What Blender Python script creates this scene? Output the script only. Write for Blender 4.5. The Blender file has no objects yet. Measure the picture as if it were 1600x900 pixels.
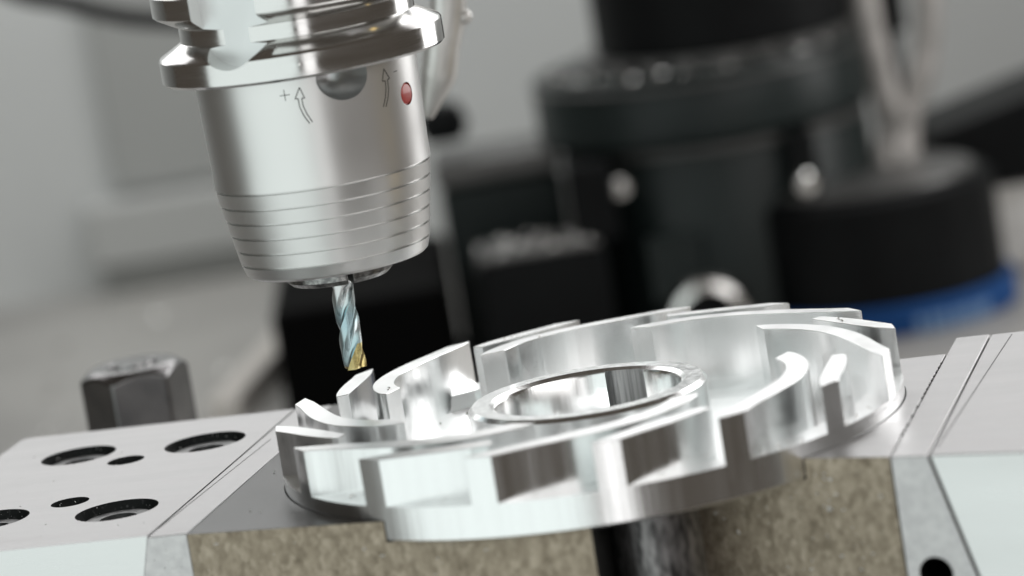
import bpy, bmesh, math, random
from mathutils import Vector, Matrix

random.seed(7)
S = 0.001                       # everything below is written in millimetres
PI = math.pi
rad = math.radians
scene = bpy.context.scene
col = scene.collection

# ------------------------------------------------------------------ camera
PITCH, ROLL = 0.1736665, 0.1612400
d = Vector((0, math.cos(PITCH), -math.sin(PITCH)))
r0 = Vector((1, 0, 0)); u0 = Vector((0, math.sin(PITCH), math.cos(PITCH)))
rv = math.cos(ROLL) * r0 - math.sin(ROLL) * u0
uv = math.sin(ROLL) * r0 + math.cos(ROLL) * u0
cam = bpy.data.cameras.new('camera'); cam_o = bpy.data.objects.new('camera', cam); col.objects.link(cam_o)
M = Matrix.Identity(4)
for i in range(3):
    M[i][0], M[i][1], M[i][2] = rv[i], uv[i], -d[i]
M.translation = Vector((-12.68365, -897.75429, 197.48520)) * S
cam_o.matrix_world = M
cam.sensor_width = 36; cam.lens = 6500 * 36 / 1600
cam.clip_start = 0.02; cam.clip_end = 30
cam.dof.use_dof = True; cam.dof.focus_distance = 0.935
cam.dof.aperture_fstop = (cam.lens / 1000) / 0.0145
scene.camera = cam_o

# ------------------------------------------------------------------ world, lamps, exposure
w = bpy.data.worlds.new('World'); scene.world = w; w.use_nodes = True
bg = w.node_tree.nodes['Background']; bg.inputs[0].default_value = (0.070, 0.060, 0.050, 1); bg.inputs[1].default_value = 1.0

def area(name, loc, target, sx, sy, radiance, color=(1, 1, 1)):
    l = bpy.data.lights.new(name, 'AREA'); l.shape = 'RECTANGLE'; l.size = sx * S; l.size_y = sy * S
    l.energy = radiance * PI * sx * sy * S * S; l.color = color
    o = bpy.data.objects.new(name, l); col.objects.link(o); o.location = Vector(loc) * S
    o.rotation_euler = (Vector(target) - Vector(loc)).to_track_quat('-Z', 'Y').to_euler()
    return o
area('softbox_key', (-570, -580, 60), (-20, 0, 40), 1290, 1080, 0.93, (0.91, 1.0, 0.988))
area('softbox_back', (40, 450, 330), (0, 0, 0), 1000, 330, 1.3, (1.0, 0.985, 0.985))
area('fill_right', (520, -540, 330), (0, 0, 60), 900, 360, 1.75, (1.0, 0.985, 0.975))  # unseen fill, added to whiten the inside of the wheel
area('lamp_rim', (500, 430, 215), (0, 10, 20), 300, 460, 3.4, (1.0, 0.99, 0.98))
area('lamp_strip', (65, -990, -20), (-20, 0, 30), 170, 900, 1.3, (1.0, 0.99, 0.99))
area('warm_glint_fill', (300, -30, -42), (10, -30, 10), 30, 40, 2.4, (1.0, 0.70, 0.22))  # no lamp stands here; added to put gold glints on the metal
area('wall_fill', (-90, 700, 420), (-90, 900, -20), 900, 140, 6.0, (0.985, 1.0, 0.995))  # unseen fill, added to brighten the back wall

scene.view_settings.view_transform = 'Standard'; scene.view_settings.look = 'None'
scene.view_settings.exposure = 0.0; scene.view_settings.gamma = 1.0
scene.cycles.use_denoising = True
scene.cycles.max_bounces = 8; scene.cycles.glossy_bounces = 6
scene.cycles.sample_clamp_indirect = 8

# ------------------------------------------------------------------ materials
def mat(name, color, metallic=0.0, rough=0.4, color2=None, scale=60.0, stretch=(1, 1, 1), bump=0.0,
        bump_scale=400.0, rough_var=0.0, detail=4.0, aniso=0.0, spec=0.5, ramp=(0.35, 0.65), coat=0.0):
    m = bpy.data.materials.new(name); m.use_nodes = True
    nt = m.node_tree; b = nt.nodes['Principled BSDF']
    b.inputs['Base Color'].default_value = (*color, 1); b.inputs['Metallic'].default_value = metallic
    b.inputs['Roughness'].default_value = rough; b.inputs['Anisotropic'].default_value = aniso
    b.inputs['Specular IOR Level'].default_value = spec; b.inputs['Coat Weight'].default_value = coat
    tc = nt.nodes.new('ShaderNodeTexCoord'); mp = nt.nodes.new('ShaderNodeMapping'); mp.inputs['Scale'].default_value = stretch
    nt.links.new(tc.outputs['Object'], mp.inputs['Vector'])
    if color2 or rough_var:
        n = nt.nodes.new('ShaderNodeTexNoise'); n.inputs['Scale'].default_value = scale; n.inputs['Detail'].default_value = detail
        nt.links.new(mp.outputs[0], n.inputs['Vector'])
        if color2:
            cr = nt.nodes.new('ShaderNodeValToRGB'); cr.color_ramp.elements[0].position = ramp[0]; cr.color_ramp.elements[1].position = ramp[1]
            cr.color_ramp.elements[0].color = (*color, 1); cr.color_ramp.elements[1].color = (*color2, 1)
            nt.links.new(n.outputs['Fac'], cr.inputs['Fac']); nt.links.new(cr.outputs['Color'], b.inputs['Base Color'])
        if rough_var:
            mr = nt.nodes.new('ShaderNodeMapRange'); mr.inputs['From Min'].default_value = 0.3; mr.inputs['From Max'].default_value = 0.7
            mr.inputs['To Min'].default_value = max(0.02, rough - rough_var); mr.inputs['To Max'].default_value = rough + rough_var
            nt.links.new(n.outputs['Fac'], mr.inputs['Value']); nt.links.new(mr.outputs[0], b.inputs['Roughness'])
    if bump:
        n2 = nt.nodes.new('ShaderNodeTexNoise'); n2.inputs['Scale'].default_value = bump_scale; n2.inputs['Detail'].default_value = 3
        nt.links.new(mp.outputs[0], n2.inputs['Vector'])
        bp = nt.nodes.new('ShaderNodeBump'); bp.inputs['Strength'].default_value = bump; bp.inputs['Distance'].default_value = 0.0002
        nt.links.new(n2.outputs['Fac'], bp.inputs['Height']); nt.links.new(bp.outputs[0], b.inputs['Normal'])
    return m

ALU = mat('polished_aluminium', (0.955, 0.965, 0.965), 1, 0.21, rough_var=0.05, scale=500, stretch=(1, 1, 0.03), bump=0.16, bump_scale=900)
ALU_TOP = mat('milled_aluminium', (0.92, 0.93, 0.93), 1, 0.36, rough_var=0.06, scale=200, bump=0.08, bump_scale=500)
HOLDER = mat('satin_steel', (0.82, 0.82, 0.81), 1, 0.345, bump=0.03, bump_scale=2500)
BORE = mat('bore_steel', (0.62, 0.63, 0.63), 1, 0.30)
FLANGE = mat('ground_steel', (0.78, 0.78, 0.77), 1, 0.15, rough_var=0.05, scale=40, stretch=(1, 1, 10), bump=0.05, bump_scale=300)
NOTCH = mat('blasted_steel', (0.82, 0.84, 0.84), 1, 0.42)
COLLET = mat('dark_collet_steel', (0.16, 0.16, 0.16), 1, 0.25, color2=(0.38, 0.38, 0.37), scale=900, bump=0.2, bump_scale=1500)
INK = mat('laser_mark', (0.03, 0.028, 0.025), 0, 0.6)
RED = mat('red_plug', (0.50, 0.035, 0.025), 0, 0.25, color2=(0.42, 0.03, 0.02), scale=300, coat=0.4)
SLOT = mat('broached_steel', (0.42, 0.43, 0.43), 1, 0.3, color2=(0.22, 0.225, 0.225), scale=900, stretch=(1, 1, 0.04), bump=0.4, bump_scale=900)
GOLD = mat('gold_coating', (0.78, 0.66, 0.32), 1, 0.24, color2=(0.50, 0.40, 0.16), scale=500, bump=0.25, bump_scale=900)
PLATE = mat('ground_plate_steel', (0.50, 0.497, 0.50), 0.85, 0.45, color2=(0.58, 0.576, 0.58), scale=26, rough_var=0.07, stretch=(1, 5, 1), bump=0.24, bump_scale=140, detail=7)
SCREW = mat('oily_screw_steel', (0.14, 0.143, 0.145), 0.9, 0.42, color2=(0.30, 0.30, 0.30), scale=500, bump=0.3, bump_scale=900)
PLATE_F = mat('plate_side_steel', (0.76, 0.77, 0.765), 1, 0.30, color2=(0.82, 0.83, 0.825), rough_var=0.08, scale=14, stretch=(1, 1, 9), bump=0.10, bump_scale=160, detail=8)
WEDGE = mat('wedge_steel', (0.60, 0.59, 0.595), 0.9, 0.40, color2=(0.70, 0.69, 0.69), scale=500, bump=0.15, bump_scale=1500)
HOLE = mat('dark_hole_steel', (0.016, 0.018, 0.018), 0.2, 0.55, color2=(0.10, 0.10, 0.10), scale=900, bump=0.5, bump_scale=1200, ramp=(0.56, 0.74), spec=0.25)  # near-black with paler specks
JAW_TOP_SHADED = mat('jaw_top_shaded', (0.085, 0.085, 0.085), 0.9, 0.36, color2=(0.14, 0.14, 0.14), scale=40, rough_var=0.06, bump=0.06, bump_scale=700)  # base colour darkened to carry the shade on the left jaw top
PIN = mat('dark_pin_steel', (0.07, 0.068, 0.068), 0.9, 0.36, color2=(0.30, 0.29, 0.29), scale=160, stretch=(5, 5, 1.6), bump=0.8, bump_scale=420)
NUT = mat('blued_steel', (0.19, 0.19, 0.192), 1.0, 0.2, color2=(0.28, 0.275, 0.275), scale=90, bump=0.1)
BLACK = mat('black_oxide', (0.004, 0.0045, 0.005), 0.0, 0.45, color2=(0.008, 0.009, 0.0095), scale=20, spec=0.12)
VOID = mat('void_black', (0.0025, 0.0025, 0.0025), 0.0, 0.7, spec=0.04)  # near-black colour stands in for the dark void behind the end mill
TEAL = mat('dark_teal_paint', (0.012, 0.018, 0.018), 0.0, 0.36, color2=(0.018, 0.026, 0.025), scale=14, spec=0.3)
GREYMET = mat('grey_casting', (0.10, 0.10, 0.098), 0.4, 0.36, color2=(0.17, 0.168, 0.165), scale=15)
CHROME = mat('bright_chrome', (0.85, 0.84, 0.82), 1, 0.16, rough_var=0.05, scale=60)
BLUE = mat('blue_band', (0.014, 0.066, 0.22), 0, 0.5, color2=(0.020, 0.080, 0.25), scale=30, spec=0.1)
PALE = mat('pale_print', (0.16, 0.28, 0.48), 0, 0.5)
HOSE = mat('braided_sleeve', (0.34, 0.325, 0.31), 0.3, 0.45, color2=(0.56, 0.535, 0.515), scale=90)
RUBBER = mat('black_rubber', (0.02, 0.02, 0.02), 0, 0.5)
WALL = mat('enclosure_grey', (0.54, 0.55, 0.545), 0, 0.5, color2=(0.58, 0.59, 0.585), scale=4)
PANEL = mat('panel_grey', (0.34, 0.345, 0.335), 0, 0.5, color2=(0.38, 0.385, 0.375), scale=5)
LEDGE = mat('ledge_grey', (0.44, 0.445, 0.435), 0, 0.5)
TABLE = mat('table_iron', (0.31, 0.302, 0.29), 0.2, 0.45, color2=(0.43, 0.42, 0.40), scale=9, bump=0.1, bump_scale=90)
RAIL = mat('rail_steel', (0.74, 0.70, 0.66), 0.3, 0.40, color2=(0.80, 0.76, 0.71), scale=30)
CHIPS = mat('bright_chips', (0.80, 0.80, 0.78), 0.25, 0.35)
NOZ = mat('white_nozzle', (0.92, 0.92, 0.90), 0.6, 0.35, color2=(0.70, 0.69, 0.66), scale=80)

def ring_marks(m, scale, strength):                                # concentric turning / milling marks
    nt = m.node_tree; b = nt.nodes['Principled BSDF']; tc = nt.nodes.new('ShaderNodeTexCoord')
    wv = nt.nodes.new('ShaderNodeTexWave'); wv.wave_type = 'RINGS'; wv.rings_direction = 'Z'
    wv.inputs['Scale'].default_value = scale; wv.inputs['Distortion'].default_value = 1.2; wv.inputs['Detail'].default_value = 3; wv.inputs['Detail Scale'].default_value = 3
    nt.links.new(tc.outputs['Object'], wv.inputs['Vector'])
    bp = nt.nodes.new('ShaderNodeBump'); bp.inputs['Strength'].default_value = strength; bp.inputs['Distance'].default_value = 0.0001
    nt.links.new(wv.outputs['Fac'], bp.inputs['Height'])
    old = b.inputs['Normal'].links
    if old: nt.links.new(old[0].from_socket, bp.inputs['Normal'])
    nt.links.new(bp.outputs[0], b.inputs['Normal'])
ring_marks(ALU_TOP, 420, 0.12)

def raw_material():                                             # saw-cut, mottled flank of the soft jaws
    m = bpy.data.materials.new('raw_cut_steel'); m.use_nodes = True
    nt = m.node_tree; b = nt.nodes['Principled BSDF']; L = nt.links.new
    tc = nt.nodes.new('ShaderNodeTexCoord')
    v = nt.nodes.new('ShaderNodeTexVoronoi'); v.inputs['Scale'].default_value = 700
    n = nt.nodes.new('ShaderNodeTexNoise'); n.inputs['Scale'].default_value = 420; n.inputs['Detail'].default_value = 7; n.inputs['Roughness'].default_value = 0.62
    mp = nt.nodes.new('ShaderNodeMapping'); mp.inputs['Scale'].default_value = (1.1, 1, 0.75); mp.inputs['Rotation'].default_value = (0, rad(18), 0)
    L(tc.outputs['Object'], mp.inputs['Vector']); L(mp.outputs[0], n.inputs['Vector'])
    nz = nt.nodes.new('ShaderNodeVectorMath'); nz.operation = 'MULTIPLY_ADD'; nz.inputs[1].default_value = (0.004, 0.004, 0.004)
    L(n.outputs['Color'], nz.inputs[0]); L(mp.outputs[0], nz.inputs[2]); L(nz.outputs[0], v.inputs['Vector'])
    cr = nt.nodes.new('ShaderNodeValToRGB'); e = cr.color_ramp.elements
    e[0].position = 0.25; e[0].color = (0.22, 0.18, 0.125, 1); e[1].position = 0.80; e[1].color = (0.66, 0.58, 0.46, 1)
    k = cr.color_ramp.elements.new(0.52); k.color = (0.43, 0.365, 0.275, 1)
    mix = nt.nodes.new('ShaderNodeMix'); mix.data_type = 'FLOAT'; mix.inputs[0].default_value = 0.22
    sp = nt.nodes.new('ShaderNodeSeparateColor'); L(v.outputs['Color'], sp.inputs[0])
    L(n.outputs['Fac'], mix.inputs[2]); L(sp.outputs[0], mix.inputs[3]); L(mix.outputs[0], cr.inputs['Fac']); L(cr.outputs[0], b.inputs['Base Color'])
    b.inputs['Metallic'].default_value = 0.35; b.inputs['Roughness'].default_value = 0.48
    bp = nt.nodes.new('ShaderNodeBump'); bp.inputs['Strength'].default_value = 0.6; bp.inputs['Distance'].default_value = 0.0004
    L(mix.outputs[0], bp.inputs['Height']); L(bp.outputs[0], b.inputs['Normal'])
    return m
RAW = raw_material()

def coating_material():                                         # iridescent hard coating, colour banded along the tool
    m = bpy.data.materials.new('iridescent_coating'); m.use_nodes = True
    nt = m.node_tree; b = nt.nodes['Principled BSDF']; L = nt.links.new
    tc = nt.nodes.new('ShaderNodeTexCoord'); n = nt.nodes.new('ShaderNodeTexNoise'); n.inputs['Scale'].default_value = 120; n.inputs['Detail'].default_value = 1.0
    L(tc.outputs['Object'], n.inputs['Vector'])
    cr = nt.nodes.new('ShaderNodeValToRGB'); e = cr.color_ramp.elements
    e[0].position = 0.30; e[0].color = (0.46, 0.62, 0.67, 1); e[1].position = 0.75; e[1].color = (0.68, 0.65, 0.68, 1)
    k = e.new(0.45); k.color = (0.55, 0.70, 0.73, 1); k = e.new(0.60); k.color = (0.70, 0.72, 0.72, 1)
    L(n.outputs['Fac'], cr.inputs['Fac']); L(cr.outputs[0], b.inputs['Base Color'])
    b.inputs['Metallic'].default_value = 1; b.inputs['Roughness'].default_value = 0.24
    return m
COAT = coating_material()

# ------------------------------------------------------------------ helpers
def tag(o, label=None, cat=None, group=None, kind=None):
    if label: o['label'] = label
    if cat: o['category'] = cat
    if group: o['group'] = group
    if kind: o['kind'] = kind
    return o

def empty(name, loc=(0, 0, 0), rz=0.0, label=None, cat=None, group=None):
    o = bpy.data.objects.new(name, None); col.objects.link(o); o.location = Vector(loc) * S; o.rotation_euler.z = rz
    o.empty_display_size = 0.01
    return tag(o, label, cat, group)

def link(name, bm, m, parent=None, loc=(0, 0, 0), rz=0.0, sharp=30, bevel=0.0, seg=2, smooth=True):
    bmesh.ops.recalc_face_normals(bm, faces=bm.faces)
    bmesh.ops.scale(bm, vec=(S, S, S), verts=bm.verts)
    me = bpy.data.meshes.new(name); bm.to_mesh(me); bm.free()
    for mm in (m if isinstance(m, (list, tuple)) else [m]): me.materials.append(mm)
    o = bpy.data.objects.new(name, me); col.objects.link(o)
    o.location = Vector(loc) * S; o.rotation_euler.z = rz
    if parent: o.parent = parent
    if smooth:
        me.shade_smooth(); me.set_sharp_from_angle(angle=rad(sharp))
    if bevel:
        bv = o.modifiers.new('bevel', 'BEVEL'); bv.width = bevel * S; bv.segments = seg; bv.limit_method = 'ANGLE'; bv.angle_limit = rad(35); bv.harden_normals = True
    return o

def b_box(bm, x0, x1, y0, y1, z0, z1, rot=None):
    vs = [bm.verts.new((x, y, z)) for z in (z0, z1) for x, y in ((x0, y0), (x1, y0), (x1, y1), (x0, y1))]
    for f in ((0, 3, 2, 1), (4, 5, 6, 7), (0, 1, 5, 4), (1, 2, 6, 5), (2, 3, 7, 6), (3, 0, 4, 7)): bm.faces.new([vs[i] for i in f])
    if rot: bmesh.ops.transform(bm, matrix=rot, verts=vs)
    return vs

def b_lathe(bm, prof, n=96, axis='z', c=(0, 0, 0), a0=0.0):
    """closed solid of revolution: profile of (r, z) from one end on the axis to the other"""
    rings = []
    for r, z in prof:
        if r < 1e-6: rings.append([bm.verts.new((0, 0, z))])
        else: rings.append([bm.verts.new((r * math.sin(a0 + 2 * PI * i / n), -r * math.cos(a0 + 2 * PI * i / n), z)) for i in range(n)])
    for A, B in zip(rings, rings[1:]):
        for i in range(n):
            j = (i + 1) % n
            if len(A) == 1 and len(B) == 1: continue
            if len(A) == 1: bm.faces.new((A[0], B[i], B[j]))
            elif len(B) == 1: bm.faces.new((A[i], B[0], A[j]))
            else: bm.faces.new((A[i], B[i], B[j], A[j]))
    vs = [v for R in rings for v in R]
    T = Matrix.Translation(c)
    if axis == 'y': T = T @ Matrix.Rotation(rad(90), 4, 'X')
    if axis == 'x': T = T @ Matrix.Rotation(rad(90), 4, 'Y')
    bmesh.ops.transform(bm, matrix=T, verts=vs)
    return vs

def b_cyl(bm, r, z0, z1, n=48, c=(0, 0, 0), axis='z', ch=0.0, a0=0.0):
    if ch: p = [(0, z0), (r - ch, z0), (r, z0 + ch), (r, z1 - ch), (r - ch, z1), (0, z1)]
    else: p = [(0, z0), (r, z0), (r, z1), (0, z1)]
    return b_lathe(bm, p, n, axis, c, a0)

def b_prism(bm, pts, f0, f1):
    """pts: closed list of (x, y); f0(x,y)/f1(x,y) give bottom and top z"""
    lo = [bm.verts.new((x, y, f0(x, y))) for x, y in pts]; hi = [bm.verts.new((x, y, f1(x, y))) for x, y in pts]
    n = len(pts)
    bm.faces.new(lo[::-1]); bm.faces.new(hi)
    for i in range(n):
        j = (i + 1) % n; bm.faces.new((lo[i], lo[j], hi[j], hi[i]))

def b_tube(bm, pts, radii, n=14):
    P = [Vector(p) for p in pts]; rings = []
    for i, p in enumerate(P):
        t = (P[min(i + 1, len(P) - 1)] - P[max(i - 1, 0)]).normalized()
        a = t.cross(Vector((0, 1, 0.01))).normalized(); b = t.cross(a)
        r = radii[i] if isinstance(radii, (list, tuple)) else radii
        rings.append([bm.verts.new(p + r * (math.cos(2 * PI * k / n) * a + math.sin(2 * PI * k / n) * b)) for k in range(n)])
    for A, B in zip(rings, rings[1:]):
        for k in range(n): bm.faces.new((A[k], A[(k + 1) % n], B[(k + 1) % n], B[k]))
    bm.faces.new(rings[0][::-1]); bm.faces.new(rings[-1])

def spline(pts, step=6):
    """Catmull-Rom through 2-D points"""
    out = []
    for i in range(len(pts) - 1):
        p0 = pts[max(i - 1, 0)]; p1 = pts[i]; p2 = pts[i + 1]; p3 = pts[min(i + 2, len(pts) - 1)]
        for k in range(step):
            t = k / step
            out.append(tuple(0.5 * ((2 * p1[q]) + (-p0[q] + p2[q]) * t + (2 * p0[q] - 5 * p1[q] + 4 * p2[q] - p3[q]) * t * t
                       + (-p0[q] + 3 * p1[q] - 3 * p2[q] + p3[q]) * t ** 3) for q in range(len(p1))))
    out.append(tuple(pts[-1])); return out

def carve(o, cutters):
    """cut the given bmesh shapes (list of (bmesh, material)) out of o and bake the result"""
    tmp = []
    for bm, m in cutters:
        c = link('cutter', bm, m, smooth=False); c.matrix_world = o.matrix_basis if o.parent is None else o.matrix_basis
        tmp.append(c)
        md = o.modifiers.new('cut', 'BOOLEAN'); md.operation = 'DIFFERENCE'; md.solver = 'EXACT'; md.object = c; md.material_mode = 'TRANSFER'
    par = o.parent; o.parent = None
    dg = bpy.context.evaluated_depsgraph_get(); dg.update()
    me = bpy.data.meshes.new_from_object(o.evaluated_get(dg)); me.name = o.name
    old = o.data; o.modifiers.clear(); o.data = me; bpy.data.meshes.remove(old)
    o.parent = par
    for c in tmp: cm = c.data; bpy.data.objects.remove(c); bpy.data.meshes.remove(cm)
    me.shade_smooth(); me.set_sharp_from_angle(angle=rad(30))
    return o

def bevel(o, width, seg=2):
    bv = o.modifiers.new('bevel', 'BEVEL'); bv.width = width * S; bv.segments = seg; bv.limit_method = 'ANGLE'; bv.angle_limit = rad(35); bv.harden_normals = True

def new(): return bmesh.new()

# ------------------------------------------------------------------ setting: table and enclosure
bm = new(); b_box(bm, -1300, 1300, -150, 905, -130, -90)
tag(link('machine_table', bm, TABLE, bevel=1), kind='structure')
bm = new(); b_box(bm, -1300, 1300, 900, 925, -129, 900)
tag(link('back_wall', bm, WALL), kind='structure')

# darker sheet panels fixed on the enclosure wall
pn = empty('sheet_panel', (-110, 900, -90), 0, 'dark grey sheet metal panel on the pale enclosure wall behind the tool holder', 'panel')
for (x0, x1, z0, z1, y0) in ((-176, -66, -48, 140, -6), (-187, -66, -128, -79, -14)):
    bm = new(); b_box(bm, x0 + 110, x1 + 110, y0, -0.3, z0 + 90, z1 + 90); link('panel_sheet', bm, PANEL, pn, bevel=2)
bm = new(); b_box(bm, -80, 44, -22, -0.4, 12.5, 40); link('panel_ledge', bm, LEDGE, pn, bevel=2)

bm = new()
b_tube(bm, spline([(-260, 640, 140), (-185, 610, 78), (-155, 600, 64), (-125, 600, 53), (-90, 610, 50), (-40, 640, 80), (20, 660, 170)], 6), 3.6)
tag(link('black_hose', bm, RUBBER), 'black flexible hose hanging behind the top left of the tool holder', 'hose')

# ------------------------------------------------------------------ the blurred fixture behind
tw = empty('clamping_tower', (70, 600, -90), 0, 'large black stepped machine fixture standing blurred behind the aluminium wheel', 'machine fixture')
def tp(name, bm, m, **k): return link(name, bm, m, tw, **k)
bm = new(); b_lathe(bm, [(0, 104), (46, 104), (47, 105), (47, 230), (0, 230)], 64, c=(8, 0, 0)); tp('drum', bm, BLACK, sharp=40)
bm = new(); b_lathe(bm, [(0, 74), (58, 74), (61, 77), (61, 95), (59, 99), (50, 100.5), (0, 100.5)], 64, c=(-3, 0, 0)); collar_o = tp('collar', bm, TEAL, sharp=40)
bm = new(); b_lathe(bm, [(0, 100.4), (50, 100.4), (50, 104.1), (0, 104.1)], 64, c=(4, 0, 0)); tp('collar_step', bm, GREYMET, sharp=40)
body = new(); b_lathe(body, [(0, 0), (55, 0), (55, 68), (52, 74.1), (0, 74.1)], 64); body_o = tp('tower_body', body, TEAL, sharp=40)
bm = new(); b_lathe(bm, [(0, 70), (54.5, 70), (56, 71), (56, 73), (54, 74.05), (0, 74.05)], 64, c=(-1, -1, 0)); tp('body_rim_highlight', bm, GREYMET)  # paler rim stands in for the edge highlight below the collar
for x0, x1, z0, z1 in ((-58, -42, 46, 74), (20, 30, 40, 73.9)):
    bm = new(); b_box(bm, x0, x1, -60, -20, z0, z1); tp('clamp_lug', bm, BLACK, bevel=2)
for x, z in ((-39.5, 62.5), (24.5, 55.5)):
    bm = new(); b_lathe(bm, [(0, 0), (4.4, 0), (4.4, 4), (3.2, 6), (0, 6.6)], 24, axis='y', c=(x, -60 if x > 0 else -44, z))
    link('cap_screw', bm, CHROME, body_o)
for k in range(12):
    a = rad(-75 + 150 * k / 11)
    bm = new(); b_lathe(bm, [(0, 100.4), (2.6, 100.4), (2.6, 103.4), (1.6, 104), (0, 104)], 12, c=(-3 + 54.5 * math.sin(a), -54.5 * math.cos(a), 0)); link('collar_screw', bm, GREYMET, collar_o)
for x0, x1, z0, z1 in ((-34, -14, 20, 44), (36, 50, 24, 38)):
    bm = new(); b_box(bm, x0, x1, -57, -30, z0, z1); link('cover_plate', bm, TEAL, body_o, bevel=1.2)
bm = new(); b_lathe(bm, [(0, 95.2), (62, 95.2), (62.3, 95.8), (62, 96.4), (0, 96.4)], 64, c=(-3, 0, 0)); tp('collar_highlight', bm, GREYMET)  # thin paler ring added as the collar's edge highlight
bm = new()
for k in range(150):                                            # chips caught on the ledges
    if k < 60: a = rad(random.uniform(-60, 60)); q = (-1 + 54 * math.sin(a), -1 - 54 * math.cos(a), 74.6)
    elif k < 110: a = rad(random.uniform(-80, 70)); q = (-3 + 56 * math.sin(a), -56 * math.cos(a), 100.2)
    else: q = (random.uniform(-92, -52), random.uniform(-64, -30), 48.4)
    bmesh.ops.create_icosphere(bm, subdivisions=1, radius=random.uniform(0.5, 1.3), matrix=Matrix.Translation(q) @ Matrix.Rotation(random.random() * 6, 4, Vector((1, random.random(), 0.3))) @ Matrix.Diagonal((1.7, 0.8, 0.5, 1)))
tag(tp('ledge_chips', bm, CHROME), kind='stuff')
bm = new(); b_box(bm, -94, -48, -66, -20, 4, 46); side_o = tp('side_block', bm, BLACK, bevel=3)
bm = new(); b_box(bm, -93, -50, -65, -30, 46.02, 48); link('side_block_plate', bm, GREYMET, side_o, bevel=0.8)
bm = new(); b_box(bm, -103, -58, -10, 60, 0, 66); tp('rear_column', bm, TEAL, bevel=3)
bm = new(); b_box(bm, -104, -58, -12, 30, 66, 76); tp('rear_cap', bm, GREYMET, bevel=3)
bm = new(); b_lathe(bm, [(0, 0), (7, 1), (9.5, 7), (7, 14), (0, 16)], 24, c=(-98, -5, 82)); tp('round_knob', bm, BLACK)
bm = new(); b_box(bm, -168, -104.5, -60, 60, 0, 40); tp('base_block', bm, VOID, bevel=3)
bm = new(); b_lathe(bm, [(0, -8), (9, -8), (12, -3), (14.5, 2), (15, 6), (13.5, 9.5), (10.5, 10.5), (9.0, 8), (8.6, 2), (0, 2)], 40, axis='y', c=(-16, -62, 15)); tp('chrome_boss', bm, CHROME)
bm = new(); b_lathe(bm, [(0, 0), (8.5, 0), (8.5, 0.8), (0, 0.8)], 32, axis='y', c=(-16, -66, 15)); tp('boss_core', bm, BLACK)

dr = empty('index_drum', (119, 565, -96), 0, 'low black drum with a blue band, blurred behind the right of the wheel', 'machine drum')
bm = new(); b_lathe(bm, [(0, -13.9), (43, -13.9), (43, -3.6), (0, -3.6)], 64, c=(0, 0, 20)); link('drum_foot', bm, BLACK, dr)
bm = new(); b_lathe(bm, [(0, -13.8), (46.5, -13.8), (47, -13), (47, -4.2), (46.5, -3.4), (0, -3.4)], 64, c=(0, 0, 20)); band_o = link('blue_band', bm, BLUE, dr)
bm = new(); b_lathe(bm, [(0, -3.3), (44, -3.3), (44, 32), (41, 35), (0, 35)], 64, c=(0, 0, 20)); link('drum_shell', bm, BLACK, dr, sharp=40)
bm = new(); b_lathe(bm, [(0, 35.05), (38, 35.05), (37, 37), (0, 37)], 48, c=(0, 0, 20)); link('drum_lid', bm, GREYMET, dr)
for a in (8, 14, 19, 25, 30, 36, 41):
    aa = rad(a); bm = new(); b_box(bm, -1.6, 1.6, -47.25, -46.9, 6.4, 12.2, Matrix.Rotation(aa, 4, 'Z')); link('pale_mark', bm, PALE, band_o)

hb = empty('hose_bundle', (132, 590, -35), 0, 'pale braided hoses running down beside the black fixture', 'hoses')
for pts, r in (([(-3, 0, 120), (-3, 0, 50), (-0.5, -2, 18), (1, -4, -2), (2.5, -8, -18)], 5.6), ([(22, 10, 60), (18, 6, 36), (13, 4, 22), (6, 2, 8), (3, -2, -16)], 5.0), ([(6, -8, 12), (-3, -6, 6), (-5, -8, -4), (-1, -10, -18)], 3.0)):
    bm = new(); b_tube(bm, spline(pts, 6), r); link('hose', bm, HOSE, hb)
tag(link('control_box', (lambda b: (b_prism(b, [(0, 0), (60, 0), (60, 60), (0, 60)], lambda x, y: 0, lambda x, y: 22 if x < 1 else 36), b)[1])(new()), BLACK, None, (145, 600, -57), bevel=2),
    'black sloped housing at the right edge behind the hoses', 'housing')
bm = new(); b_box(bm, 0, 70, 0, 40, 0, 33); tag(link('pale_casting', bm, NOZ, None, (162, 604, -90.0), bevel=3), 'pale brownish machine casting under the black housing at the right edge', 'casting')
bm = new(); b_box(bm, 0, 14, 0, 20, 0, 60); b_box(bm, 3, 11, 4, 16, -90, 0.5)
tag(link('sensor_block', bm, BLACK, None, (134, 640, -0.5), bevel=1.5), 'small black block on a post behind the pale hoses', 'block')
bm = new(); b_box(bm, -130, -33, 0, 30, 0, 60, None)
bm = new()
pa, pb = Vector((-124, 556, 0)), Vector((-98, 720, 0)); dv = (pb - pa).normalized(); nv = Vector((dv.y, -dv.x, 0)) * 9
q = [pa - nv * 0.2, pa + nv, pb + nv, pb - nv * 0.2]
b_prism(bm, [(p.x, p.y) for p in q], lambda x, y: -90, lambda x, y: -80)
tag(link('guide_rail', bm, RAIL, bevel=1), 'pale steel guide rail on the table running away behind the hex nut', 'rail')

# bright chips lying on the table far behind
bm = new()
for k in range(45):
    x = random.uniform(-200, -88); y = random.uniform(540, 860); s = random.uniform(0.7, 2.0)
    bmesh.ops.create_icosphere(bm, subdivisions=1, radius=s, matrix=Matrix.Translation((x, y, -90 + s * 0.4)) @ Matrix.Rotation(random.random() * 6, 4, 'X') @ Matrix.Diagonal((1.6, 0.7, 0.5, 1)))
tag(link('table_swarf', bm, CHROME), 'bright metal chips scattered on the machine table behind', 'swarf', kind='stuff')

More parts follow.
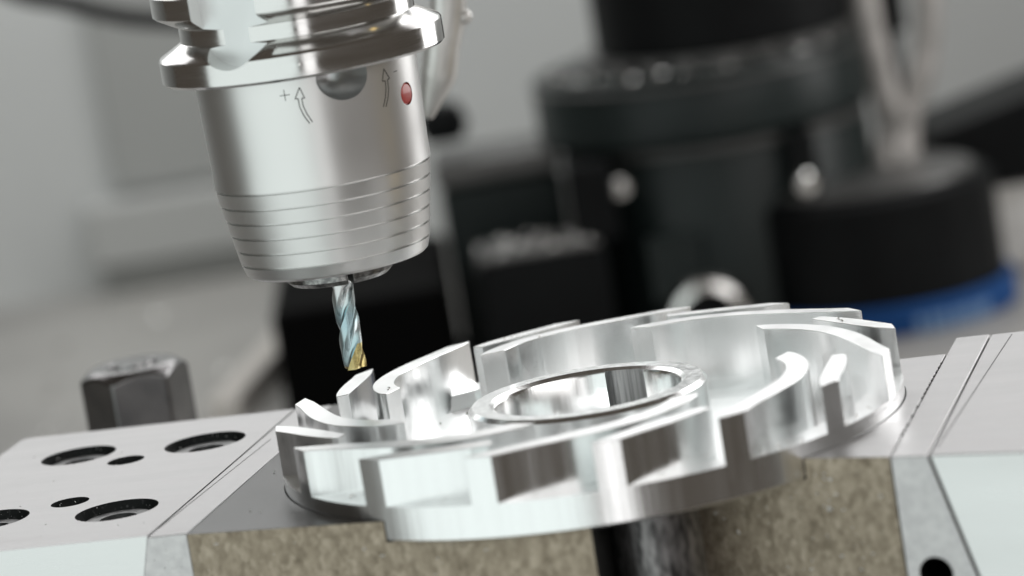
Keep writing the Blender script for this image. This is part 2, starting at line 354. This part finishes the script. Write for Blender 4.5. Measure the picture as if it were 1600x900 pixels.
# ------------------------------------------------------------------ hex nut on its clamp
nt_ = empty('hex_nut', (-111.7, 150, -13.9), 0, 'dark hexagonal clamping nut on a stud behind the holed plate', 'nut')
bm = new(); n = 144; rows = []
def hex_r(a): return 12.3 / math.cos(((a - rad(-20)) % rad(60)) - rad(30))
for kind in range(5):
    row = []
    for i in range(n):
        a = 2 * PI * i / n + rad(-20); r = hex_r(a)
        rr, z = ((6.4, 0), (r, 0), (r, 24 - max(0, r - 10.9) * 0.75), (10.8, 24), (6.4, 24))[kind]
        row.append(bm.verts.new((rr * math.sin(a), -rr * math.cos(a), z)))
    rows.append(row)
rows.append(rows[0])
for A, B in zip(rows, rows[1:]):
    for i in range(n): bm.faces.new((A[i], A[(i + 1) % n], B[(i + 1) % n], B[i]))
nut = link('nut_body', bm, NUT, nt_, sharp=24); bevel(nut, 1.7, 3)
bm = new(); b_lathe(bm, [(0, 0.2), (6.2, 0.2)] + [(6.2 - 0.5 * (i % 2), 1 + i * 0.75) for i in range(30)] + [(5.2, 24.4), (0, 24.6)], 32); link('threaded_stud', bm, NUT, nt_)
bm = new(); b_lathe(bm, [(6.3, -3.9), (16, -3.9), (16.4, -3.5), (16.4, -0.4), (16, 0), (6.3, 0), (6.3, -3.9)], 48); link('washer', bm, NUT, nt_)
bm = new(); b_box(bm, -26, 26, -18, 40, -72, 0); tag(link('clamp_block', bm, GREYMET, None, (-111.7, 150, -17.9), bevel=1.5), 'grey clamp block hidden under the hex nut behind the plate', 'clamp')

# ------------------------------------------------------------------ vise: everything on a grid turned 14.5 degrees
VA = rad(-14.5)
ZT = 4.5; VF = -54.0
def uvw(u, v): return (u * math.cos(VA) - v * math.sin(VA), u * math.sin(VA) + v * math.cos(VA))

bm = new(); b_box(bm, -170, 150, -50, 64, -89.9, -60.1)
tag(link('vise_base', bm, WEDGE, None, (0, 0, 0), VA, bevel=1), 'steel vise base under the jaws on the machine table', 'vise base')

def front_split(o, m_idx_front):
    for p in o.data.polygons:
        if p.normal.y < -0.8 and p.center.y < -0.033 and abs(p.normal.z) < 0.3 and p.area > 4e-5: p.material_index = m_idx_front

def slant(u0, s):  return lambda z: u0 + s * (ZT - z)

# left plate with counterbores
pl = empty('jaw_plate', (0, 0, 0), VA, 'light steel jaw plate on the left with six counterbored holes', 'jaw plate')
bm = new(); zb = -60
lu = lambda z: -88.0 - 0.27 * (ZT - z)
def quad_solid(bm, ul0, ur0, ul1, ur1, v0, v1, z0, z1):
    fv = v0 if callable(v0) else (lambda u: v0)
    """u limits at the bottom (ul0, ur0) and at the top (ul1, ur1)"""
    vs = [bm.verts.new(c) for c in ((ul0, fv(ul0), z0), (ur0, fv(ur0), z0), (ur0, v1, z0), (ul0, v1, z0), (ul1, fv(ul1), z1), (ur1, fv(ur1), z1), (ur1, v1, z1), (ul1, v1, z1))]
    for f in ((0, 3, 2, 1), (4, 5, 6, 7), (0, 1, 5, 4), (1, 2, 6, 5), (2, 3, 7, 6), (3, 0, 4, 7)): bm.faces.new([vs[i] for i in f])
quad_solid(bm, -158, lu(zb), -158, lu(ZT), -52, 65, zb, ZT)
plate = link('plate_body', bm, [PLATE, PLATE_F], pl, smooth=False)
holes = [(-134.5, 38.4, 9.0), (-102.6, 38.0, 9.7), (-104.2, -24.0, 9.4), (-135.6, -20.5, 9.0), (-118.9, 27.2, 4.4), (-119.7, -11.0, 4.4)]
cuts = []
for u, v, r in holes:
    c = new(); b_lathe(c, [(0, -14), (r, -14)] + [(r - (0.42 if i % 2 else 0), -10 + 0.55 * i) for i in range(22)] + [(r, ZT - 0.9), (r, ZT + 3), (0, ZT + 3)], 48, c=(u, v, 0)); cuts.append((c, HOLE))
c = new(); b_prism(c, [(-170, 52), (-146, 76), (-170, 76)], lambda x, y: -70, lambda x, y: 10); cuts.append((c, PLATE))
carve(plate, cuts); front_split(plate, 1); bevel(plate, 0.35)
for u, v, r in holes:
    if r > 8:
        bm = new()
        b_lathe(bm, [(0, -13.9), (r - 1.3, -13.9), (r - 1.3, 2.0), (r - 1.9, 2.7), (r * 0.45, 2.7), (r * 0.45, -4.5), (0, -4.9)], 40, c=(u, v, 0)); link('socket_screw', bm, SCREW, pl)
    else:
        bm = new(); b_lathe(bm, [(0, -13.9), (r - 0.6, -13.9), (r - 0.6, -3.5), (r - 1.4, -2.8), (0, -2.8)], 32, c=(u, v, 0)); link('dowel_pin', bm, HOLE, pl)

# left wedge strip
def teeth(u0, u1, v0, v1, step, w, parent, jitter=0.0, keep=1.0):
    bm = new(); n = int((v1 - v0) / step)
    for k in range(n):
        if random.random() > keep: continue
        v = v0 + k * step; u = u0 + (u1 - u0) * k / n
        l = step * random.uniform(0.42 - jitter, 0.5 + jitter)
        b_box(bm, u - w / 2, u + w / 2, v, v + l, ZT - 0.2, ZT + 0.05)
    return tag(link('serrated_edge', bm, INK, parent, smooth=False), kind='stuff')

ws = empty('wedge_strip', (0, 0, 0), VA, 'narrow steel wedge strip between the left plate and the brown jaw', 'wedge strip')
bm = new(); quad_solid(bm, lu(zb) + 0.35, -78.6, lu(ZT) + 0.35, -78.6, -53.4, 64.6, zb, ZT); o = link('strip_body', bm, [PLATE, WEDGE], ws, smooth=False); front_split(o, 1); bevel(o, 0.3)
teeth(-87.3, -84.8, -46, 34, 1.15, 0.32, ws)
# right wedge strip and plate
ru = lambda z: 81.0 + 0.27 * (ZT - z)
RF = lambda u: -50.3 - 0.30 * (u - 72.7)
ws2 = empty('wedge_strip', (0, 0, 0), VA, 'steel wedge strip with a round hole, right of the brown jaw', 'wedge strip')
bm = new(); quad_solid(bm, 73.2, ru(zb), 73.2, ru(ZT), RF, 62.2, zb, ZT); o = link('strip_body', bm, [PLATE, WEDGE], ws2, smooth=False)
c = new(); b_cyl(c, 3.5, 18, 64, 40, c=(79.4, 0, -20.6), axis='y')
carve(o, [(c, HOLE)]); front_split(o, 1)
for p in o.data.polygons:
    pass
bevel(o, 0.3)
teeth(82.4, 86.6, -46, 60, 1.1, 0.30, ws2)
pl2 = empty('jaw_plate', (0, 0, 0), VA, 'plain light steel jaw plate at the right edge', 'jaw plate')
bm = new(); quad_solid(bm, ru(zb) + 0.5, 150, ru(ZT) + 0.5, 150, (lambda u: RF(u) + 0.3), 61.5, zb, ZT); o = link('plate_body', bm, [PLATE, PLATE_F], pl2, smooth=False); front_split(o, 1); bevel(o, 0.4)

# soft jaws with the turned pocket
for (u0, u1, v1, lab) in ((-78.3, 12.6, 64.5, 'brown rough fronted soft jaw under the left half of the wheel'), (25.0, 72.9, 45.5, 'brown rough fronted soft jaw under the right half of the wheel')):
    j = empty('soft_jaw', (0, 0, 0), VA, lab, 'soft jaw')
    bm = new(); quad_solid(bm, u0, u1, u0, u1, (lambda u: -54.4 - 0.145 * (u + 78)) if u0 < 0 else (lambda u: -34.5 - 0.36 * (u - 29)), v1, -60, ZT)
    o = link('jaw_body', bm, [JAW_TOP_SHADED if u0 < 0 else PLATE, RAW], j, smooth=False)  # same steel on both jaws; left top has shade in its colour
    c = new(); b_cyl(c, 69.2, -0.02, 20, 192)
    carve(o, [(c, JAW_TOP_SHADED)]); front_split(o, 1); bevel(o, 0.45, 2)
    if u0 > 0: teeth(73.05, 73.1, -36, 40, 4.2, 0.4, j, 0.1, 0.8)

bm = new(); b_lathe(bm, [(0, -60), (9.4, -60), (9.4, -1.2), (8.6, -0.05), (0, -0.05)], 64)
px, py = uvw(21.6, -48.0)
tag(link('support_pin', bm, PIN, None, (px, py, 0), rad(-14)), 'dark brushed steel pin standing under the wheel between the brown jaws', 'pin')

# ------------------------------------------------------------------ aluminium vane wheel
wh = empty('vane_wheel', (0, 0, 0), rad(-0.0), 'shiny milled aluminium wheel with curved vanes clamped in the jaws', 'machined wheel')
PHI0 = 1.6
ZF = 7.6
ZI = 4.2
bm = new()
b_lathe(bm, [(0, 0), (68.5, 0), (69, 0.5), (69, ZF), (61.6, ZF), (60.9, ZI - 0.5), (60.3, ZI - 0.5), (60.1, ZI), (20.6, ZI), (20.6, 0.2), (0, 0.2)], 256)
# the line above closes the bore at the bottom; the bore itself is 20.6 mm wide
bd = link('base_disc', bm, [ALU, ALU_TOP], wh, sharp=25)
for p in bd.data.polygons:
    if p.normal.z > 0.9: p.material_index = 1
bm = new()
prof = [(20.55, 0.5), (26.6, 0.5), (26.6, 13.9), (25.7, 14.75), (21.9, 14.75), (20.9, 14.1), (20.55, 13.4), (20.55, 0.5)]
b_lathe(bm, prof, 160)
hub = link('hub', bm, [ALU, ALU_TOP], wh, sharp=20)
c = new(); b_box(c, -4.8, 4.8, 15, 21.9, 0.6, 14.2, Matrix.Rotation(rad(-27), 4, 'Z'))
carve(hub, [(c, SLOT)]); bevel(hub, 0.12, 2)

def cone(x, y): return 17.75 + 0.04 * (69 - math.hypot(x, y))
def pol(dphi, r): a = rad(dphi); return (r * math.sin(a), r * math.cos(a))
def vane(outer, inner):
    O = spline([(a, r) for a, r in outer], 5); I = spline([(a, r) for a, r in inner], 5)
    land = [(a, 69.0) for a in (0, -1.2, -2.4, -3.6)]
    pts = land + O + I[::-1]
    P = []
    for a, r in pts:
        p = pol(a, r)
        if not P or (Vector(p) - Vector(P[-1])).length > 0.12: P.append(p)
    if (Vector(P[0]) - Vector(P[-1])).length < 0.12: P.pop()
    bm = new(); b_prism(bm, P, lambda x, y: ZI - 0.3, cone)
    bmesh.ops.recalc_face_normals(bm, faces=bm.faces)
    return bm
LO = [(-5, 69), (-10, 65.7), (-17, 62.7), (-26, 59.6), (-36, 56.0), (-45, 51.6), (-51, 48.0), (-53.2, 45.9)]
LI = [(-0.6, 68.3), (-5, 64.2), (-11, 60.5), (-19, 57.0), (-29, 53.6), (-38, 49.5), (-43, 46.6), (-46.0, 44.6)]
SO = [(-5, 69), (-9, 66.6), (-14, 64.4), (-19, 62.4), (-23.5, 60.6), (-25.2, 59.6)]
SI = [(-0.6, 68.3), (-4, 64.9), (-9, 61.8), (-15, 59.3), (-21, 57.7), (-24.0, 57.2)]
proto = {}
for k in range(16):
    kind = 'long_vane' if k % 2 else 'short_vane'
    if kind not in proto:
        o = link(kind, vane(LO, LI) if k % 2 else vane(SO, SI), [ALU, ALU_TOP], wh, sharp=28)
        for p in o.data.polygons:
            if p.normal.z > 0.8: p.material_index = 1
        bevel(o, 0.18, 2); proto[kind] = o
    else:
        o = proto[kind].copy(); col.objects.link(o); o.parent = wh
    o.rotation_euler.z = -rad(22.5 * k + PHI0)
# burrs left on the vane tips
bm = new()
def sliver(c, L, wd, curl, az):
    pts = []; c = Vector(c)
    for i in range(7):
        t = i / 6; a = curl * t
        off = Vector((math.sin(a) * L * t * 0.5, 0, L * t * math.cos(a * 0.6)))
        pts.append(c + Matrix.Rotation(az, 3, 'Z') @ off)
    b_tube(bm, pts, [wd * (1 - 0.6 * i / 6) for i in range(7)], 5)
for k in range(16):
    for q in range(5):
        a = 22.5 * k + PHI0 + random.uniform(-20, -1); r = random.uniform(64, 69)
        x, y = pol(a, r); s = random.uniform(0.25, 0.8)
        sliver((x, y, ZF), s, s * 0.35, random.uniform(0.5, 2.5), random.uniform(0, 6))
for k, d0 in ((0, -14), (0, -15.5), (0, -17), (4, -15), (4, -17), (4, -18.5), (15, -46), (15, -48), (1, -33)):
    r = 60.8 if k % 2 == 0 else (47 if k == 15 else 53.2)
    x, y = pol(22.5 * k + PHI0 + d0, r); sliver((x, y, cone(x, y) - 0.4), random.uniform(0.8, 1.5), 0.3, 2.0, random.uniform(0, 6))
tag(link('burrs', bm, CHROME, wh), kind='stuff')

# loose chips on jaws, plate and wheel
bm = new()
def chip(x, y, z, s):
    bmesh.ops.create_icosphere(bm, subdivisions=1, radius=s, matrix=Matrix.Translation((x, y, z)) @ Matrix.Rotation(random.random() * 6, 4, Vector((random.random(), random.random(), 1))) @ Matrix.Diagonal((1.5, 0.8, 0.5, 1)))
for k in range(40):
    u = random.uniform(-150, -80); v = random.uniform(-48, 60); x, y = uvw(u, v); chip(x, y, ZT + 0.03, random.uniform(0.06, 0.2))
for (u, v, r) in holes:
    for k in range(46):
        a = random.uniform(0.1, 3.05) if k < 34 else random.random() * 6.28; rr = r - 0.25; x, y = uvw(u + rr * math.cos(a), v + rr * math.sin(a)); chip(x, y, random.uniform(-4, 4), random.uniform(0.06, 0.24))
for k in range(150):
    u = random.choice([random.uniform(-76, 8), random.uniform(31, 72)]); x, y = uvw(u, (-54.4 - 0.145 * (u + 78) if u < 20 else -34.5 - 0.36 * (u - 29)) - 0.02); chip(x, y, random.uniform(-26, 3), 0.12 + 0.45 * random.random() ** 3)
for k in range(26):
    u = random.uniform(-87, -79.5); x, y = uvw(u, -53.45); chip(x, y, random.uniform(-8, 3), random.uniform(0.07, 0.2))
for k in range(12):
    u = random.gauss(58, 1.8); x, y = uvw(u, -34.75 - 0.36 * (u - 29)); chip(x, y, min(4.2, random.gauss(-3.0, 4.0)), random.uniform(0.1, 0.35))
for k in range(16):                                             # small curled chips near the cutter
    a = random.uniform(270, 330) if k < 9 else random.uniform(0, 360); r = random.uniform(40, 56); x, y = pol(a, r)
    sliver((x, y, ZI), random.uniform(0.8, 2.0), random.uniform(0.12, 0.3), random.uniform(1.5, 3.5), random.uniform(0, 6))
for k in range(14):
    x, y = uvw(random.uniform(-76, -40), random.uniform(-50, 40))
    if math.hypot(x, y) > 71: sliver((x, y, ZT), random.uniform(0.4, 1.2), random.uniform(0.08, 0.2), random.uniform(1.5, 3.0), random.uniform(0, 6))
tag(link('swarf', bm, CHIPS), 'tiny bright metal chips scattered on the jaws and plate', 'swarf', kind='stuff')

# ------------------------------------------------------------------ tool holder
HX, HY = -50.4, 27.0
th = empty('tool_holder', (HX, HY, 0), 0, 'satin steel collet tool holder with grooved flange, arrows and a red plug', 'tool holder')
def cone_r(z):                                                  # smooth nose body radius
    return 25.1 - (93.4 - z) * 0.028 if z > 68.2 else 24.38 - (68.2 - z) ** 1.04 * 0.149
zr = [68.2, 64.6, 61.2, 57.7, 54.2, 50.9]
p = [(0, 47.6), (12.3, 47.6), (20.0, 47.6), (20.7, 48.2)]
for z in sorted(zr):
    r = cone_r(z)
    p += [(r - 0.02, z - 0.30), (r - 1.2, z - 0.26), (r - 1.2, z + 0.26), (r + 0.16, z + 0.30)]
p += [(cone_r(z), z) for z in (72, 76, 80, 84, 88, 91)] + [(25.1, 93.6), (0, 93.6)]
bm = new(); b_lathe(bm, p, 192); nb = link('nose_body', bm, [HOLDER, FLANGE], th, sharp=22)
aH = rad(21)
c = new(); b_lathe(c, [(0, -9.5), (2.2, -9.0), (4.2, -7.2), (5.4, -4.0), (5.5, 12), (0, 12)], 56, axis='y')
bmesh.ops.transform(c, matrix=Matrix.Translation((0, 0, 91.8)) @ Matrix.Rotation(aH, 4, 'Z') @ Matrix.Translation((0, -25.0, 0)) @ Matrix.Rotation(rad(24), 4, 'Z'), verts=c.verts)
c2 = new(); b_lathe(c2, [(0, -2), (2.55, -2), (2.55, 8), (0, 8)], 40, axis='y')
bmesh.ops.transform(c2, matrix=Matrix.Translation((0, 0, 84.2)) @ Matrix.Rotation(rad(61), 4, 'Z') @ Matrix.Translation((0, -25.0, 0)), verts=c2.verts)
carve(nb, [(c, BORE), (c2, FLANGE)])
bm = new(); b_lathe(bm, [(0, 0), (2.45, 0), (2.45, 1.0), (2.1, 1.35), (0, 1.45)], 36, axis='y')
bmesh.ops.transform(bm, matrix=Matrix.Translation((0, 0, 84.2)) @ Matrix.Rotation(rad(61), 4, 'Z') @ Matrix.Translation((0, -23.4, 0)), verts=bm.verts)
link('red_plug', bm, RED, nb)

bm = new()
b_lathe(bm, [(0, 93.4), (31.3, 93.4), (31.9, 94.0), (31.9, 98.8), (31.5, 99.4), (26.4, 102.2), (26.4, 105.6), (31.0, 108.2), (31.6, 108.8), (31.6, 113.4), (30.9, 114.0), (25.6, 114.05), (25.6, 140), (0, 140)], 192)
fl = link('flange', bm, FLANGE, th, sharp=18)
c = new()
pts = [(8.3 * math.sin(a), -8.3 * math.cos(a)) for a in [PI * (-0.5 + i / 24) for i in range(25)]] + [(8.3, 30), (-8.3, 30)]
lo = [c.verts.new((x, -26.2, z)) for x, z in pts]; hi = [c.verts.new((x, -45, z)) for x, z in pts]
c.faces.new(lo); c.faces.new(hi[::-1])
_n = len(c.faces)
for i in range(len(pts)):
    j = (i + 1) % len(pts); f = c.faces.new((lo[i], hi[i], hi[j], lo[j])); f.material_index = 1
bmesh.ops.transform(c, matrix=Matrix.Translation((0, 0, 105.6)) @ Matrix.Rotation(rad(-28.5), 4, 'Z'), verts=c.verts)
carve(fl, [(c, [NOTCH, FLANGE])]); bevel(fl, 0.25, 2)
for a, z, r in ((0.5, 96.6, 0.35), (37, 110.6, 0.8)):
    bm = new(); b_lathe(bm, [(0, -0.3), (r, -0.3), (r, 0.12), (0, 0.2)], 16, axis='y')
    bmesh.ops.transform(bm, matrix=Matrix.Translation((0, 0, z)) @ Matrix.Rotation(rad(a), 4, 'Z') @ Matrix.Translation((0, -31.85 if z < 100 else -31.6, 0)), verts=bm.verts)
    link('set_screw', bm, CHROME, fl)

bm = new(); b_lathe(bm, [(0, 43.9), (10.9, 43.9), (12.1, 45.0), (12.1, 47.8), (0, 47.8)], 96); co = link('collet_nose', bm, COLLET, th, sharp=20)
cs = []
for a in (13, 133, 253):
    c = new(); b_box(c, -0.6, 0.6, -14, -3.2, 43, 47.5, Matrix.Rotation(rad(a), 4, 'Z')); cs.append((c, INK))
carve(co, cs); bevel(co, 0.15, 2)

def strip_on_nose(name, lines, wdt=0.11):
    """thin engraved lines lying on the conical nose; lines hold (azimuth in degrees, z)"""
    bm = new()
    for ln in lines:
        L = []
        for (a0, z0), (a1, z1) in zip(ln, ln[1:]):
            n = 6
            for i in range(n): L.append((a0 + (a1 - a0) * i / n, z0 + (z1 - z0) * i / n))
        L.append(ln[-1]); V = []
        for i, (a, z) in enumerate(L):
            A, B = L[max(i - 1, 0)], L[min(i + 1, len(L) - 1)]
            k = 25 * PI / 180; tx, tz = (B[0] - A[0]) * k, B[1] - A[1]; l = math.hypot(tx, tz) or 1
            nx, nz = -tz / l * wdt, tx / l * wdt
            row = []
            for s in (-1, 1):
                aa = rad(a + s * nx / k); zz = z + s * nz; r = cone_r(zz)
                for e in (-0.1, 0.02): row.append(bm.verts.new(((r + e) * math.sin(aa), -(r + e) * math.cos(aa), zz)))
            V.append(row)
        for A, B in zip(V, V[1:]):
            bm.faces.new((A[1], B[1], B[3], A[3])); bm.faces.new((A[0], A[2], B[2], B[0])); bm.faces.new((A[0], B[0], B[1], A[1])); bm.faces.new((A[2], A[3], B[3], B[2]))
    return link(name, bm, INK, nb, smooth=False)
strip_on_nose('arrow_mark', [[(-2.1, 90.88), (-5.2, 88.5), (-3.7, 88.5), (-3.6, 86.6), (-2.3, 84.6), (0.0, 82.7)], [(-2.1, 90.88), (-0.4, 88.4), (-1.9, 88.4), (-1.8, 86.8), (-0.6, 84.9), (1.5, 82.9)]])
strip_on_nose('arrow_mark', [[(44.9, 91.1), (42.8, 88.5), (44.7, 88.4), (44.5, 86.77), (43.2, 84.82), (41.0, 82.97)], [(44.9, 91.1), (48.0, 88.7), (46.4, 88.5), (46.3, 86.58), (45.0, 84.67), (42.7, 82.82)]])
strip_on_nose('plus_mark', [[(-12.6, 89.65), (-7.4, 89.65)], [(-10.1, 90.9), (-10.1, 88.4)]], 0.08)
strip_on_nose('minus_mark', [[(51.7, 89.8), (54.9, 89.8)]], 0.08)

# ------------------------------------------------------------------ end mill
em = empty('end_mill', (HX - 0.1, HY, 23.0), 0, 'spiral fluted end mill with gold tip hanging from the collet over the wheel', 'end mill')
NF, LEAD, RM = 3, 29.0, 2.65
def mill_r(q):                                                  # q: 0..1 across one flute
    if q < 0.40: return RM - 0.10 * (q / 0.40)
    if q < 0.46: return RM - 0.10 - 0.20 * ((q - 0.40) / 0.06)
    t = (q - 0.46) / 0.54
    return RM - 0.30 - 1.0 * math.sin(PI * min(1, t * 1.02)) ** 0.8 * (0.55 + 0.45 * t)
def mill_mesh(z0, z1, sector, nz):
    """sector None: all flutes; otherwise list of flute numbers"""
    bm = new(); NQ = 28; rows = []
    for i in range(nz + 1):
        z = z0 + (z1 - z0) * i / nz; tw = 2 * PI * z / LEAD + rad(-42)
        row = []
        for s in range(NF):
            for q in range(NQ):
                a = tw + 2 * PI * (s + q / NQ) / NF; r = mill_r(q / NQ)
                if z > 18.5: r = r + (RM - r) * min(1, (z - 18.5) / 2.0)
                row.append(bm.verts.new((r * math.sin(a), -r * math.cos(a), z)))
        rows.append(row)
    n = NF * NQ
    for A, B in zip(rows, rows[1:]):
        for k in range(n): bm.faces.new((A[k], A[(k + 1) % n], B[(k + 1) % n], B[k]))
    c0 = bm.verts.new((0, 0, z0 + 0.4)); c1 = bm.verts.new((0, 0, z1))
    for k in range(n): bm.faces.new((c0, rows[0][(k + 1) % n], rows[0][k])); bm.faces.new((c1, rows[-1][k], rows[-1][(k + 1) % n]))
    return bm, NQ
bm, NQ = mill_mesh(0.0, 24.0, None, 96)
o = link('fluted_body', bm, [COAT, GOLD], em, sharp=35)
for pidx, pl_ in enumerate(o.data.polygons):
    if pidx < 96 * NF * NQ:
        row = pidx // (NF * NQ); k = pidx % (NF * NQ); s = k // NQ; q = (k % NQ) / NQ; z = 24.0 * row / 96
        if (s == 0 and z < 5.6) or z < 0.3: pl_.material_index = 1

tip_me = o.data.copy()
for me_, keep in ((o.data, 0), (tip_me, 1)):                    # the gold end becomes a part of its own
    b_ = bmesh.new(); b_.from_mesh(me_)
    bmesh.ops.delete(b_, geom=[f for f in b_.faces if f.material_index != keep], context='FACES'); b_.to_mesh(me_); b_.free()
tip = bpy.data.objects.new('cutting_tip', tip_me); col.objects.link(tip); tip.parent = o

# ------------------------------------------------------------------ coolant nozzle behind the holder
nz = empty('coolant_nozzle', (-21, 130, 74), 0, 'pale bent coolant nozzle beside the right side of the tool holder', 'coolant nozzle')
bm = new()
tp_ = spline([(16, 0, 75), (8, 0, 38), (3.6, 0, 15), (1.0, 0, 7), (-1.0, 0, 0), (-3.6, 0, -6), (-5.6, 0, -11)], 6)
b_tube(bm, tp_, [min(4.6, 1.2 + 0.3 * (len(tp_) - 1 - i)) for i in range(len(tp_))], 24); tube_o = link('nozzle_tube', bm, NOZ, nz)
bm = new(); bmesh.ops.create_uvsphere(bm, u_segments=20, v_segments=12, radius=2.0, matrix=Matrix.Translation((7.4, -1, 12.6))); link('nozzle_fitting', bm, NOZ, tube_o)
